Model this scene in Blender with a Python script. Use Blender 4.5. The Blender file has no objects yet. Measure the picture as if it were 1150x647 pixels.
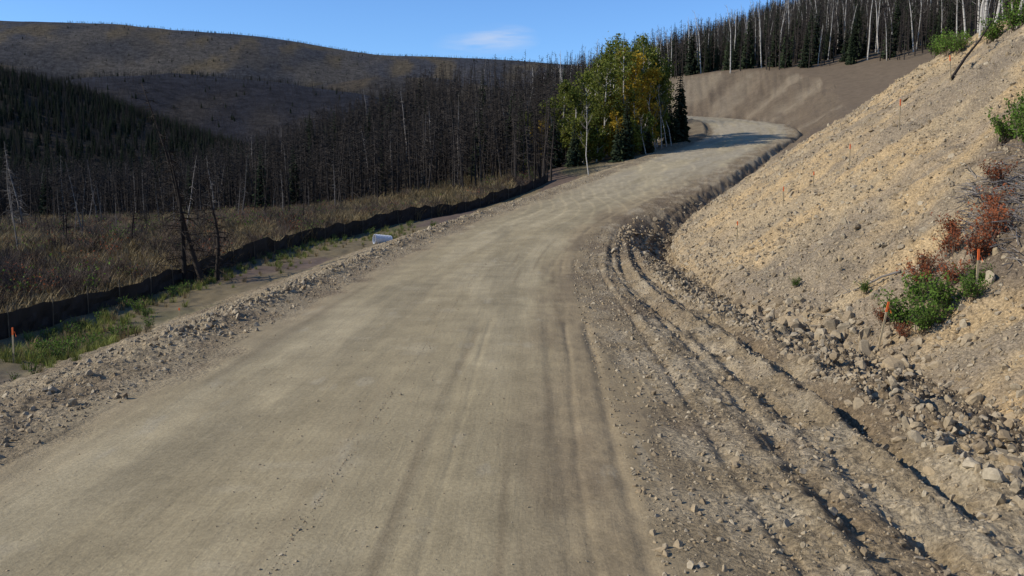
import bpy, bmesh, math, random
import numpy as np
from mathutils import Vector, Matrix
random.seed(5)
rng = np.random.default_rng(7)
scene = bpy.context.scene
scene.view_settings.view_transform = 'Standard'
scene.view_settings.look = 'None'
scene.view_settings.exposure = 0
scene.view_settings.gamma = 1

# ------------------------------------------------------------------ noise
def _h(ix, iy, seed):
    n = (ix.astype(np.int64) * 374761393 + iy.astype(np.int64) * 668265263 + seed * 1274126177) & 0xFFFFFFFF
    n = ((n ^ (n >> 13)) * 1274126177) & 0xFFFFFFFF
    n = (n ^ (n >> 16)) & 0xFFFFFFFF
    return n.astype(np.float64) / 4294967295.0
def vn(x, y, seed=0):
    x = np.asarray(x, float); y = np.asarray(y, float)
    xi = np.floor(x); yi = np.floor(y)
    fx = x - xi; fy = y - yi
    fx = fx * fx * (3 - 2 * fx); fy = fy * fy * (3 - 2 * fy)
    a = _h(xi, yi, seed); b = _h(xi + 1, yi, seed); c = _h(xi, yi + 1, seed); d = _h(xi + 1, yi + 1, seed)
    return (a * (1 - fx) + b * fx) * (1 - fy) + (c * (1 - fx) + d * fx) * fy * 1.0
def fbm(x, y, seed=0, o=4):
    s = 0; a = 0.5; t = 0
    for i in range(o):
        s = s + a * vn(x * (2 ** i) + 17.3 * i, y * (2 ** i) - 9.1 * i, seed + i)
        t += a; a *= 0.5
    return s / t * 2 - 1
def sm(x, a, b):
    t = np.clip((x - a) / (b - a), 0, 1)
    return t * t * (3 - 2 * t)

# ------------------------------------------------------------------ road centre line
C = np.array([  # x, y, z, halfwidth
 (-3.3,-60,0,3.7),(-2.4,-15,0,3.7),(-1.8,9,0,3.7),(-1.6,15,0,3.6),(-1.1,31,-.05,3.5),(1.3,48,.6,3.6),(5.2,58,1.6,3.7),
 (10.6,70,3.0,3.9),(21,95,5.9,4.4),(30.5,115,8.6,4.8),(33.5,130,11,5),(29,145,13,5),(16,158,14.5,5),(0,167,15.5,5)], float)
seg = np.r_[0, np.cumsum(np.hypot(np.diff(C[:,0]), np.diff(C[:,1])))]
S = np.arange(0, seg[-1], 0.5)
R = np.stack([np.interp(S, seg, C[:,k]) for k in range(4)], 1)
kern = np.exp(-0.5 * (np.arange(-16, 17) / 7.0) ** 2); kern /= kern.sum()
Rp = np.concatenate([np.repeat(R[:1],16,0)+ (np.arange(-16,0)[:,None])*(R[1]-R[0]), R, np.repeat(R[-1:],16,0)+(np.arange(1,17)[:,None])*(R[-1]-R[-2])])
R = np.stack([np.convolve(Rp[:,k], kern, 'valid') for k in range(4)], 1)
T = np.gradient(R[:, :2], axis=0); T /= np.linalg.norm(T, axis=1)[:, None]
toeS = np.interp(R[:,1], [12,17,22,39,60,100], [5.6,5.5,4.6,3.5,3.4,2.0])

def road_coords(x, y):
    n = len(x); s = np.full(n, 0.); d = np.full(n, 999.); idx = np.zeros(n, int)
    near = np.where((np.hypot(x, y) < 300))[0]
    for k in range(0, len(near), 20000):
        q = near[k:k+20000]
        D = (x[q][:,None]-R[None,:,0])**2 + (y[q][:,None]-R[None,:,1])**2
        i = D.argmin(1)
        vx = x[q]-R[i,0]; vy = y[q]-R[i,1]
        s[q] = S[i] + vx*T[i,0] + vy*T[i,1]
        along = vx*T[i,0] + vy*T[i,1]
        cr = vx*T[i,1] - vy*T[i,0]
        sg = np.where(cr >= 0, 1., -1.)
        d[q] = np.where(np.abs(along) > 1.0, sg*np.sqrt(D[np.arange(len(q)), i]), cr)
        idx[q] = i
    return s, d, idx

# ------------------------------------------------------------------ natural terrain
CP = np.array([
(-60,0,-1.5),(-20,0,-1),(-20,20,-1),(-60,40,-1.6),(-20,50,-1),(-100,80,-2),(-40,90,-1.8),(-150,20,-2),(-14,65,-.6),(-10,85,0.2),(-2,80,.8),
(-20,110,-.3),(-60,130,-2),(-120,150,-3),(-60,200,-2),(-43,300,7),(-100,300,-2),(-160,250,-3),(-20,-60,-1),(-150,-60,-2),(-300,50,-2),
(-8,40,-1.1),(-7,50,-.9),(-5,60,-.3),(0,70,.8),
(0,20,-.5),(0,-30,-.5),(5,90,3.5),(10,105,6),(-5,110,3),(0,140,7),(10,148,12),(-20,170,11),(0,172,15),
(31,168,21.6),(64,150,23.5),(100,140,30),(7,200,18),(7,300,26),(48,300,36),(74,300,48),(50,220,31),(100,220,42),(140,300,75),(-10,250,16),(220,300,100),(200,200,70),
(22,45,9.8),(22,20,9.8),(22,0,9.8),(22,-30,9.8),(40,0,16),(40,35,15),(60,20,24),(30,50,11),(22,56,6.5),(18,62,4.2),(28,66,6),(35,72,7),(30,90,6.8),(45,90,9),(50,110,13),(44,122,12.5),
(60,80,14),(80,60,25),(100,100,28),(14,40,8),(14,10,8),(14,25,8),(14,-30,8),(16,49,7.5),(120,0,50),(200,50,80),(60,-60,25)], float)
def phi(r): return np.sqrt(r*r + 36.0)
Dm = np.hypot(CP[:,0][:,None]-CP[:,0], CP[:,1][:,None]-CP[:,1])
n = len(CP); A = np.zeros((n+3, n+3)); A[:n,:n] = phi(Dm) - np.eye(n)*0.3
A[:n,n] = 1; A[:n,n+1] = CP[:,0]; A[:n,n+2] = CP[:,1]; A[n:,:n] = A[:n,n:].T
Wt = np.linalg.solve(A, np.r_[CP[:,2], 0,0,0])
def rbf(x, y):
    z = Wt[n] + Wt[n+1]*x + Wt[n+2]*y
    for k in range(n): z = z + Wt[k]*phi(np.hypot(x-CP[k,0], y-CP[k,1]))
    return z
def ridges(x, y):
    g1 = np.exp(-((y-480-20*fbm(x/120,y/500,3,2))/150)**2)
    h1 = np.interp(x, [-900,-500,-340,-269,-246,-222,-199,-178,-154,-107,-60,0], [95,90,75,57,52,42,34,26.5,18,3,-4,-8])
    z1 = -8 + (h1+8+3*fbm(x/40,y/40,9,3))*g1
    g2 = np.exp(-((y-1300-80*fbm(x/300,y/900,5,2))/360)**2)
    h2 = np.interp(x, [-2000,-800,-591,-477,-312,-222,-134,-32,91,400,1500], [120,108,132,146,138,124,102,75,40,20,10])
    z2 = -8 + (h2+8+7*fbm(x/150,y/150,11,3))*g2
    g4 = np.exp(-((y-2050-150*fbm(x/500,y/1500,13,2))/380)**2)
    h4 = np.interp(x, [-3000,-1600,-1150,-900,-620,-300,-60,200,900], [330,300,255,215,190,225,212,170,100])
    z4 = -8 + (h4+8+16*fbm(x/260,y/260,14,3))*g4
    g3 = np.exp(-((y-3200-200*fbm(x/700,y/2000,6,2))/900)**2)
    h3 = np.interp(x, [-5000,-2600,-1792,-1322,-1136,-854,-605,-387,-170,77,384,960,2500,5000], [400,500,547,534,508,486,454,432,419,406,387,323,250,200])
    z3 = -8 + (h3+8)*g3 + 85*fbm(x/480,y/700,21,4)*np.minimum(g3,1-g3*.87)
    return np.maximum(np.maximum(np.maximum(z1, z2), z3), z4)
def natural(x, y):
    r = np.hypot(x, y); b = sm(r, 330, 520)
    rr = np.minimum(1, 560/np.maximum(r,1))
    loc = rbf(x*rr, y*rr)
    rough = 0.25*fbm(x/6, y/6, 31, 3) * sm(r, 3, 30)
    z = loc*(1-b) + (-8)*b + rough*(1-b)
    return np.maximum(z, ridges(x, y))

def ground(x, y, full=False):
    x = np.atleast_1d(np.asarray(x, float)); y = np.atleast_1d(np.asarray(y, float))
    nat = natural(x, y)
    s, d, i = road_coords(x, y)
    zr = R[i,2]; w = R[i,3]; toe = toeS[i]
    yy = R[i,1]
    on = np.abs(d) < 200
    wl = 0.42*fbm(s/16, d*0+3.1, 41, 2)+.05*fbm(s/1.5, d*0+3.1, 46, 2)
    wl2 = 0.42*fbm(s/13, d*0+13.1, 44, 2)+.05*fbm(s/1.3, d*0+9.1, 47, 2)
    fade = sm(vn(s/3.5, d*0+2.2, 45), .3, .75)
    road = zr - 0.010*np.abs(d) + 0.016*fbm(x/1.2, y/3, 42, 3) + 0.010*fbm(d*1.6, s/25, 43, 3) + .012*fbm(x/.2,y/.25,48,2)*sm(d,1.2,3)
    for c0, dep, wd, q in ((2.35,.010,.10,wl),(2.62,.012,.05,wl2),(3.05,.026,.08,wl2),(-0.55,.004,.18,wl2),(-2.6,.006,.2,wl),(.9,.008,.10,wl),(1.15,.006,.04,wl)):
        road = road - dep*np.exp(-((d-c0-q*.6)/wd)**2)*(.2+1.1*fade)
    # right side
    xr = d - w
    t = np.clip(xr/np.maximum(toe,.1), 0, 1.0)
    prof = np.interp(t, [0,.12,.3,.48,.62,.8,.92,1.0], [0,.01,-.03,-.06,-.10,-.42,-.62,-.58])
    nearf = 1 - sm(yy, 30, 48)
    dip = np.exp(-((yy-45)/7.0)**2)
    prof = prof*(1+1.1*dip) - .85*dip*np.exp(-((t-.66)/.24)**2)
    rut = 0
    for c0, dep, wd, q, sd in ((.03,.06,.10,wl,1),(.10,.06,.07,wl2,2),(.16,-.08,.10,wl,3),(.23,.10,.09,wl2,8),(.31,.18,.13,wl,4),(.39,-.19,.11,wl,5),(.46,.16,.11,wl2,6),(.53,-.16,.12,wl2,7)):
        brk = .15 + 1.2*vn(s/.6, d*0+c0*9, 50)*(.3+1.0*vn(s/4, d*0+sd*5.1, 57))
        rut = rut - dep*np.exp(-((xr/toe-c0-q*.10)/(wd/5.0))**2)*nearf*brk
    clod = np.abs(fbm(x/.55, y/.55, 51, 3))*.17 + np.abs(fbm(x/.17, y/.17, 52, 2))*.12
    rz = sm(xr+.8*wl, -.5, 1.4)
    zedge = zr - .010*w
    zright = zedge + prof*sm(xr,0,.5) + rut*sm(xr, -.05, .35) + (clod-.05)*rz*(0.55+1.1*sm(t,.48,.62)*(1-.4*sm(t,.9,1)))
    cutn = (0.26*fbm(x/2.2, y/2.2, 61, 3) + 0.19*fbm(x/.6, y/.6, 62, 3) + 0.22*fbm(s/1.6, d/9, 63, 3) + .11*np.abs(fbm(x/.2,y/.2,64,2)))
    farn = sm(yy, 70, 100)
    cutn = cutn*(1-farn*.3) + farn*(.9*fbm(s/2.0, d/16, 67, 3) + .6*fbm(x/5,y/5,68,3))
    u = np.maximum(xr - toe, 0)
    zc = zedge - .58 + .68*u + cutn*sm(u, 0, 1.5)
    zc = zc + .26*np.exp(-(u/1.1)**2)*vn(s/1.7, d*0, 66)*sm(u,0,.4)
    zf = zedge - .58 - .5*u
    zR = np.where(xr < toe, zright, np.clip(nat, zf, zc))
    # left side
    xl = -d - w
    berm = .12*np.exp(-((xl-1.25)/.38)**2)*sm(yy, 12, 20)*(1-sm(yy, 50, 65))*(.2+1.1*vn(s/.9, d*0, 71))
    clodl = (np.abs(fbm(x/.6, y/.6, 72, 3))*.11 + np.abs(fbm(x/.18, y/.18, 73, 2))*.07)*sm(xl+.6*wl, -.2, 1.2)
    natl = nat + .05*fbm(x/.4,y/.4,75,2)
    capz = zedge - .35 - .06*np.maximum(xl,0) + 14*sm(yy, 66, 105) + 3*sm(xl, 12, 40)
    natl = np.where(xl > 0, np.minimum(natl, capz), natl)
    zfl = zedge + berm + clodl - .03*sm(xl,0,1.5) - .30*np.maximum(0, xl-1.4)
    zcl = zedge + 1.0*np.maximum(xl-.5, 0)
    zL = np.where(natl > zfl, np.minimum(natl, np.maximum(zcl, zfl)), zfl)
    z = np.where(xr > 0, zR, np.where(xl > 0, zL, road))
    z = np.where(on, z, nat)
    if full:
        cut = (xr > toe-.3) & (zc < nat + .05) & on
        return z, s, d, i, nat, cut, xr, xl, toe, yy
    return z
def gz(x, y): return float(ground([x], [y])[0])
def at(Y, d):
    Y = np.atleast_1d(Y); d = np.atleast_1d(d)
    i = np.clip(np.searchsorted(R[:280,1], Y), 0, len(R)-1)
    return R[i,0] + d*T[i,1], R[i,1] - d*T[i,0], i

# ------------------------------------------------------------------ node helpers
def mat_new(name):
    m = bpy.data.materials.new(name); m.use_nodes = True
    nt = m.node_tree; b = nt.nodes['Principled BSDF']
    b.inputs['Specular IOR Level'].default_value = 0.2
    b.inputs['Roughness'].default_value = 0.9
    return m, nt, b
def N(nt, typ, **kw):
    nd = nt.nodes.new(typ)
    for k, v in kw.items(): setattr(nd, k, v)
    return nd
def ramp(nt, fac, stops):
    r = nt.nodes.new('ShaderNodeValToRGB'); e = r.color_ramp.elements
    e[0].position = stops[0][0]; e[0].color = (*stops[0][1], 1)
    e[1].position = stops[-1][0]; e[1].color = (*stops[-1][1], 1)
    for p, c in stops[1:-1]:
        q = e.new(p); q.color = (*c, 1)
    nt.links.new(fac, r.inputs[0]); return r.outputs[0]
def noise(nt, vec, scale, detail=4, rough=.6, dist=0):
    nn = nt.nodes.new('ShaderNodeTexNoise'); nn.inputs['Scale'].default_value = scale
    nn.inputs['Detail'].default_value = detail; nn.inputs['Roughness'].default_value = rough; nn.inputs['Distortion'].default_value = dist
    if vec is not None: nt.links.new(vec, nn.inputs['Vector'])
    return nn.outputs[0]
def mapr(nt, v, a, b, c, d):
    m = nt.nodes.new('ShaderNodeMapRange'); nt.links.new(v, m.inputs[0])
    for k, q in zip((1,2,3,4), (a,b,c,d)): m.inputs[k].default_value = q
    return m.outputs[0]
def math_(nt, op, a, b):
    m = nt.nodes.new('ShaderNodeMath'); m.operation = op
    for k, q in enumerate((a, b)):
        if isinstance(q, (int, float)): m.inputs[k].default_value = q
        else: nt.links.new(q, m.inputs[k])
    return m.outputs[0]
def mulc(nt, col, val):
    m = nt.nodes.new('ShaderNodeVectorMath'); m.operation = 'SCALE'
    nt.links.new(col, m.inputs[0]); nt.links.new(val, m.inputs['Scale']); return m.outputs[0]
def simple_mat(name, c1, c2, scale=3.0, rough=.9, rand=0.0, coord='Object'):
    m, nt, b = mat_new(name)
    tc = N(nt, 'ShaderNodeTexCoord')
    nz = noise(nt, tc.outputs[coord], scale)
    col = ramp(nt, nz, [(.3, c1), (.7, c2)])
    if rand:
        oi = N(nt, 'ShaderNodeObjectInfo')
        col = mulc(nt, col, mapr(nt, oi.outputs['Random'], 0, 1, 1-rand, 1+rand))
    nt.links.new(col, b.inputs['Base Color']); b.inputs['Roughness'].default_value = rough
    return m

# ------------------------------------------------------------------ terrain mesh
rs = [0.0, .5, 1, 1.5, 2, 2.5, 3]
r = 3.0
while r < 60: r *= 1.0048; rs.append(r)
while r < 6500: r *= 1.013; rs.append(r)
rs = np.array(rs[1:])
ang = np.r_[np.arange(-36, 36, .09), np.arange(36, 324, 4.0)]
ang = np.radians(ang)
na, nr = len(ang), len(rs)
AA, RR = np.meshgrid(ang, rs)
X = (RR*np.sin(AA)).ravel(); Y = (RR*np.cos(AA)).ravel()
X = np.r_[X, 0.]; Y = np.r_[Y, 0.]
Z, s_, d_, i_, nat_, cut_, xr_, xl_, toe_, yy_ = ground(X, Y, True)
nv = len(X)
ii, jj = np.meshgrid(np.arange(nr-1), np.arange(na), indexing='ij')
j2 = (jj+1) % na
q = np.stack([ii*na+jj, ii*na+j2, (ii+1)*na+j2, (ii+1)*na+jj], -1).reshape(-1, 4)[:, ::-1]
ja = np.arange(na); tri = np.stack([ja, (ja+1) % na, np.full(na, nv-1)], -1)
me = bpy.data.meshes.new('ground')
loops = np.r_[q.ravel(), tri.ravel()]
me.vertices.add(nv); me.vertices.foreach_set('co', np.stack([X, Y, Z], -1).ravel())
me.loops.add(len(loops)); me.loops.foreach_set('vertex_index', loops.astype(np.int32))
starts = np.r_[np.arange(len(q))*4, len(q)*4 + np.arange(na)*3]
me.polygons.add(len(starts)); me.polygons.foreach_set('loop_start', starts.astype(np.int32))
me.update(calc_edges=True); me.validate()
me.polygons.foreach_set('use_smooth', np.ones(len(me.polygons), bool))
# zone colours
def mixc(base, c, m):
    c = np.asarray(c); return base*(1-m[:,None]) + c*m[:,None]
def cst(*c): return np.tile(np.array(c), (nv,1))
rad = np.hypot(X, Y)
col = cst(.150,.118,.066)
f1 = fbm(X/7, Y/7, 81, 4)
col = mixc(col, (.10,.09,.045), sm(f1, 0, .4)); col = mixc(col, (.11,.080,.060), sm(fbm(X/4,Y/9,82,3), .05, .4))
forest = np.clip(sm(Y+6*f1, 92, 108) + sm(rad, 130, 150), 0, 1)
col = mixc(col, (.045,.038,.028), forest)
mid = sm(Y, 800, 1000); far = sm(Y, 1600, 1750); far2 = sm(Y, 2350, 2550)
col = mixc(col, (.032,.031,.036), mid*(1-far))  # bluish cast paints distance haze into the ridge colour
col = mixc(col, (.058,.048,.038), mid*(1-far)*sm(fbm(X/90,Y/200,83,4), .05, .4)*.7)
fm = mixc(cst(.052,.047,.043), (.095,.072,.042), sm(fbm(X/120,Y/260,87,5), .0, .4)*.7)
fb = fbm(X/260, Y/420, 84, 5)
farc = mixc(mixc(cst(.088,.078,.066), (.055,.055,.060), sm(fb, -.05, .3)), (.12,.090,.045), sm(fbm(X/70,Y/180,85,5) + .15*sm(X,-900,0), .05, .40)*.65)  # bluish tones here are air haze painted into the far hill colour
farc = mixc(farc, (.042,.043,.048), sm(fbm(X/230,Y/260,86,5), .05, .35)*.7)
farc = fm*(1-far2[:,None]) + farc*far2[:,None]
col = col*(1-far[:,None]) + farc*far[:,None]
rightnat = (d_ > 0) & (rad < 300)
rn = mixc(cst(.085,.07,.045), (.055,.06,.028), sm(f1, 0, .4))
bare = (1-sm(np.abs(d_)+4*f1, 34, 42))*sm(Y, 55, 70)*(1-sm(Z, 24, 27))
col = np.where(rightnat[:,None], mixc(rn, (.135,.102,.068), bare), col)
# cut slopes
ef = sm(fbm(X/1.6, Y/1.6, 90, 4), -.1, .45)
cc = mixc(cst(.375,.285,.168), (.42,.300,.158), ef)
cc = mixc(cc, (.28,.218,.142), sm(fbm(s_/1.2, d_/8, 91, 4), 0, .4))
cc = mixc(cc, (.235,.188,.128), sm(fbm(X/3, Y/3, 92, 4), .05, .4)*.75)
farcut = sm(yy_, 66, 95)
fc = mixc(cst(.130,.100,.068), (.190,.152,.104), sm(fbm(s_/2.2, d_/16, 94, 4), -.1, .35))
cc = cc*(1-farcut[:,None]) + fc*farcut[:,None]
deb = sm(X - .50*Y + .9*fbm(X/1.2,Y/1.2,93,3), .0, .8)*sm(Y, 13, 16)*(1-sm(Y, 24, 26))*sm(Z, .5, 1.2)
cc = mixc(cc, (.15,.115,.08), deb*.9)
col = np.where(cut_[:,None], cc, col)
w_ = R[i_,3]; near300 = (rad < 300)
fr = sm(yy_, 40, 90)
rub = (xr_ > -1.2) & (xr_ <= toe_) & near300
c3 = mixc(cst(.255,.195,.116), (.35,.282,.182), sm(fbm(X/.5, Y/.8, 97, 3), -.2, .3))
c3 = mixc(c3, (.165,.122,.076), sm(fbm(X/1.6, Y/4, 105, 4), .05, .35)*.75)
c3 = mixc(c3, (.13,.098,.065), sm(xr_/np.maximum(toe_,.1), .66, .86)*(1-sm(xr_/np.maximum(toe_,.1), .95, 1.0))*.8*sm(f1+.45, 0,.4))
c3 = mixc(c3, (.13,.098,.066), np.exp(-((yy_-45)/8)**2)*sm(xr_,.3,1.5)*.85)
col = np.where(rub[:,None], c3, col)
lub = (xl_ > -1.2) & (xl_ < 9) & near300
edge = 1 - sm(xl_ + 1.8*fbm(X/2.5, Y/2.5, 98, 4), 4.6, 6.8)
c4 = mixc(cst(.30,.238,.148), (.235,.18,.11), sm(fbm(X/.7,Y/1.4,99,3), -.1, .3))
m4 = np.where(lub, edge, 0)*(1-sm(yy_, 75, 110)*.4)
col = col*(1-m4[:,None]) + c4*m4[:,None]
eg = .7*fbm(s_/1.5, d_/.8, 100, 4)
road_m = (1-sm(np.abs(d_)+eg, w_-.5, w_+.3))*near300
rc = mixc(cst(.315,.255,.148), (.335,.285,.195), fr)
rc = mixc(rc, (.375,.308,.186), sm(fbm(d_*.7, s_/11, 95, 4), -.05, .4)*.8)
rc = mixc(rc, (.258,.212,.127), sm(fbm(d_*1.5+5, s_/7, 96, 4), .05, .45)*.65)
rc = mixc(rc, (.250,.188,.108), sm(d_+.7*fbm(s_/5,d_*0,101,3), 1.6, 3.0)*(1-fr)*.75)
rc = mixc(rc, (.185,.140,.084), sm(fbm(d_*1.1, s_/3.5, 107, 4), .08, .4)*sm(d_, 1.4, 2.6)*(1-fr)*.6)
rc = mixc(rc, (.255,.195,.115), sm(-d_+.5*fbm(s_/6,d_*0,102,3), 2.6, 3.5)*(1-fr)*.55)
for c0, wd, sd, am in ((2.45,.07,1,.6),(3.05,.08,2,.6),(.9,.06,3,.45),(1.75,.05,4,.5),(1.35,.04,7,.45),(-1.1,.14,5,.3),(-2.9,.12,6,.4),(2.0,.05,8,.5),(-.3,.10,9,.25)):
    k_ = np.exp(-((d_-c0-.3*fbm(s_/14,d_*0+sd,41,3))/wd)**2)*sm(vn(s_/4, d_*0+sd*3.3, 103), .4, .8)*(1-sm(yy_,30,50))
    rc = mixc(rc, (.160,.122,.072), k_*am)
rc = mixc(rc, (.40,.345,.24), sm(fbm(X/.3, Y/1.0, 104, 4), .42, .65)*.3)
rc = mixc(rc, (.40,.335,.215), sm(fbm(X/.9, Y/.7, 106, 4)-.12*np.abs(d_), .15, .5)*.35)
col = col*(1-road_m[:,None]) + rc*road_m[:,None]
ca = me.color_attributes.new('Col', 'FLOAT_COLOR', 'POINT')
ca.data.foreach_set('color', np.c_[col, np.ones(nv)].astype(np.float32).ravel())
gm = np.clip((rub | (m4 > .4) | cut_)*1.*(1-road_m), 0, 1)
msk = np.stack([road_m, gm, sm(rad, 300, 900), np.ones(nv)], -1)
cb = me.color_attributes.new('Msk', 'FLOAT_COLOR', 'POINT')
cb.data.foreach_set('color', msk.astype(np.float32).ravel())
va = me.attributes.new('rsd', 'FLOAT_VECTOR', 'POINT')
va.data.foreach_set('vector', np.stack([s_, np.clip(d_,-60,60), np.zeros(nv)], -1).astype(np.float32).ravel())
g = bpy.data.objects.new('ground', me); scene.collection.objects.link(g)

m, nt, b = mat_new('ground_mat')
L = nt.links
aC = N(nt, 'ShaderNodeAttribute', attribute_name='Col'); aM = N(nt, 'ShaderNodeAttribute', attribute_name='Msk'); aR = N(nt, 'ShaderNodeAttribute', attribute_name='rsd')
geo = N(nt, 'ShaderNodeNewGeometry'); pos = geo.outputs['Position']
sep = N(nt, 'ShaderNodeSeparateColor'); L.new(aM.outputs['Color'], sep.inputs[0])
mp = N(nt, 'ShaderNodeMapping'); mp.inputs['Scale'].default_value = (.22, 1.5, 1); L.new(aR.outputs['Vector'], mp.inputs[0])
st = mapr(nt, noise(nt, mp.outputs[0], 1.0, 5, .55, .6), .3, .7, .90, 1.09)
mp2 = N(nt, 'ShaderNodeMapping'); mp2.inputs['Scale'].default_value = (.5, 6.0, 1); L.new(aR.outputs['Vector'], mp2.inputs[0])
st2 = mapr(nt, noise(nt, mp2.outputs[0], 1.0, 4, .6, .8), .3, .7, .94, 1.05)
stm = math_(nt, 'MULTIPLY', st, st2)
mx = N(nt, 'ShaderNodeMix', data_type='FLOAT'); L.new(sep.outputs[0], mx.inputs[0]); mx.inputs[2].default_value = 1; L.new(stm, mx.inputs[3])
c = mulc(nt, aC.outputs['Color'], mx.outputs[0])
n1 = noise(nt, pos, 1.1, 6, .65); c = mulc(nt, c, mapr(nt, n1, .3, .7, .84, 1.14))
n2 = noise(nt, pos, 22, 5, .7)
lo = N(nt, 'ShaderNodeMix', data_type='FLOAT'); L.new(sep.outputs[1], lo.inputs[0]); lo.inputs[2].default_value = .84; lo.inputs[3].default_value = .56
m2 = N(nt, 'ShaderNodeMapRange'); L.new(n2, m2.inputs[0]); m2.inputs[1].default_value = .32; m2.inputs[2].default_value = .66; L.new(lo.outputs[0], m2.inputs[3])
L.new(math_(nt, 'SUBTRACT', 2.0, lo.outputs[0]), m2.inputs[4])
c = mulc(nt, c, m2.outputs[0])
vo = N(nt, 'ShaderNodeTexVoronoi'); vo.inputs['Scale'].default_value = 16; L.new(pos, vo.inputs['Vector'])
sv = N(nt, 'ShaderNodeSeparateColor'); L.new(vo.outputs['Color'], sv.inputs[0])
vv = mapr(nt, sv.outputs[0], 0, 1, .78, 1.2)
mv = N(nt, 'ShaderNodeMix', data_type='FLOAT'); L.new(sep.outputs[1], mv.inputs[0]); mv.inputs[2].default_value = 1; L.new(vv, mv.inputs[3])
c = mulc(nt, c, mv.outputs[0])
n3 = noise(nt, pos, .06, 10, .85); n3m = mapr(nt, n3, .38, .62, .4, 1.6)
mf = N(nt, 'ShaderNodeMix', data_type='FLOAT'); L.new(sep.outputs[2], mf.inputs[0]); mf.inputs[2].default_value = 1; L.new(n3m, mf.inputs[3])
c = mulc(nt, c, mf.outputs[0])
L.new(c, b.inputs['Base Color'])
bh = math_(nt, 'ADD', math_(nt, 'MULTIPLY', n2, math_(nt, 'ADD', math_(nt, 'MULTIPLY', sep.outputs[1], .055), .010)), math_(nt, 'MULTIPLY', noise(nt, mp2.outputs[0], 1.5, 4, .6, .5), math_(nt,'MULTIPLY', sep.outputs[0], .008)))
bh = math_(nt, 'ADD', bh, math_(nt, 'MULTIPLY', math_(nt,'SUBTRACT', 1.0, vo.outputs['Distance']), math_(nt, 'MULTIPLY', sep.outputs[1], .03)))
bh = math_(nt, 'ADD', bh, math_(nt, 'MULTIPLY', n3, math_(nt, 'MULTIPLY', sep.outputs[2], 13.0)))
bp = N(nt, 'ShaderNodeBump'); bp.inputs['Strength'].default_value = .9; bp.inputs['Distance'].default_value = 1.0
L.new(bh, bp.inputs['Height']); L.new(bp.outputs[0], b.inputs['Normal'])
b.inputs['Roughness'].default_value = .95; b.inputs['Specular IOR Level'].default_value = .1
me.materials.append(m)

# ------------------------------------------------------------------ mesh builder
class MB:
    def __init__(s): s.v = []; s.f = []; s.m = []
    def tube(s, pts, rad, sides=5, mat=0):
        pts = [Vector(p) for p in pts]; base = len(s.v)
        for k, p in enumerate(pts):
            t = (pts[min(k+1, len(pts)-1)] - pts[max(k-1, 0)])
            if t.length < 1e-6: t = Vector((0,0,1))
            t.normalize()
            a = t.cross(Vector((.13,.97,.2))); a.normalize(); bb = t.cross(a)
            for j in range(sides):
                th = 2*math.pi*j/sides
                s.v.append(tuple(p + (a*math.cos(th) + bb*math.sin(th))*rad[k]))
        for k in range(len(pts)-1):
            for j in range(sides):
                a0 = base + k*sides + j; a1 = base + k*sides + (j+1) % sides
                s.f.append((a0, a1, a1+sides, a0+sides)); s.m.append(mat)
        s.f.append(tuple(base + (len(pts)-1)*sides + j for j in range(sides))); s.m.append(mat)
    def tri(s, a, b, c, mat=0):
        k = len(s.v); s.v += [tuple(a), tuple(b), tuple(c)]; s.f.append((k, k+1, k+2)); s.m.append(mat)
    def quad(s, a, b, c, d, mat=0):
        k = len(s.v); s.v += [tuple(a), tuple(b), tuple(c), tuple(d)]; s.f.append((k, k+1, k+2, k+3)); s.m.append(mat)
    def leaf(s, p, size, mat=0):
        a = Vector((random.gauss(0,1), random.gauss(0,1), random.gauss(0,1))).normalized()
        b_ = a.cross(Vector((random.gauss(0,1), random.gauss(0,1), random.gauss(0,1)))).normalized()
        p = Vector(p); s.quad(p-a*size, p+b_*size*.6, p+a*size, p-b_*size*.6, mat)
    def mesh(s, name, mats, smooth=False):
        me = bpy.data.meshes.new(name); me.from_pydata(s.v, [], s.f)
        for mm in mats: me.materials.append(mm)
        me.polygons.foreach_set('material_index', np.array(s.m, dtype=np.int32))
        if smooth: me.polygons.foreach_set('use_smooth', np.ones(len(s.f), bool))
        me.update(); return me
    def obj(s, name, mats, loc=(0,0,0), smooth=False, link=True):
        o = bpy.data.objects.new(name, s.mesh(name, mats, smooth)); o.location = loc
        if link: scene.collection.objects.link(o)
        return o

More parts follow.
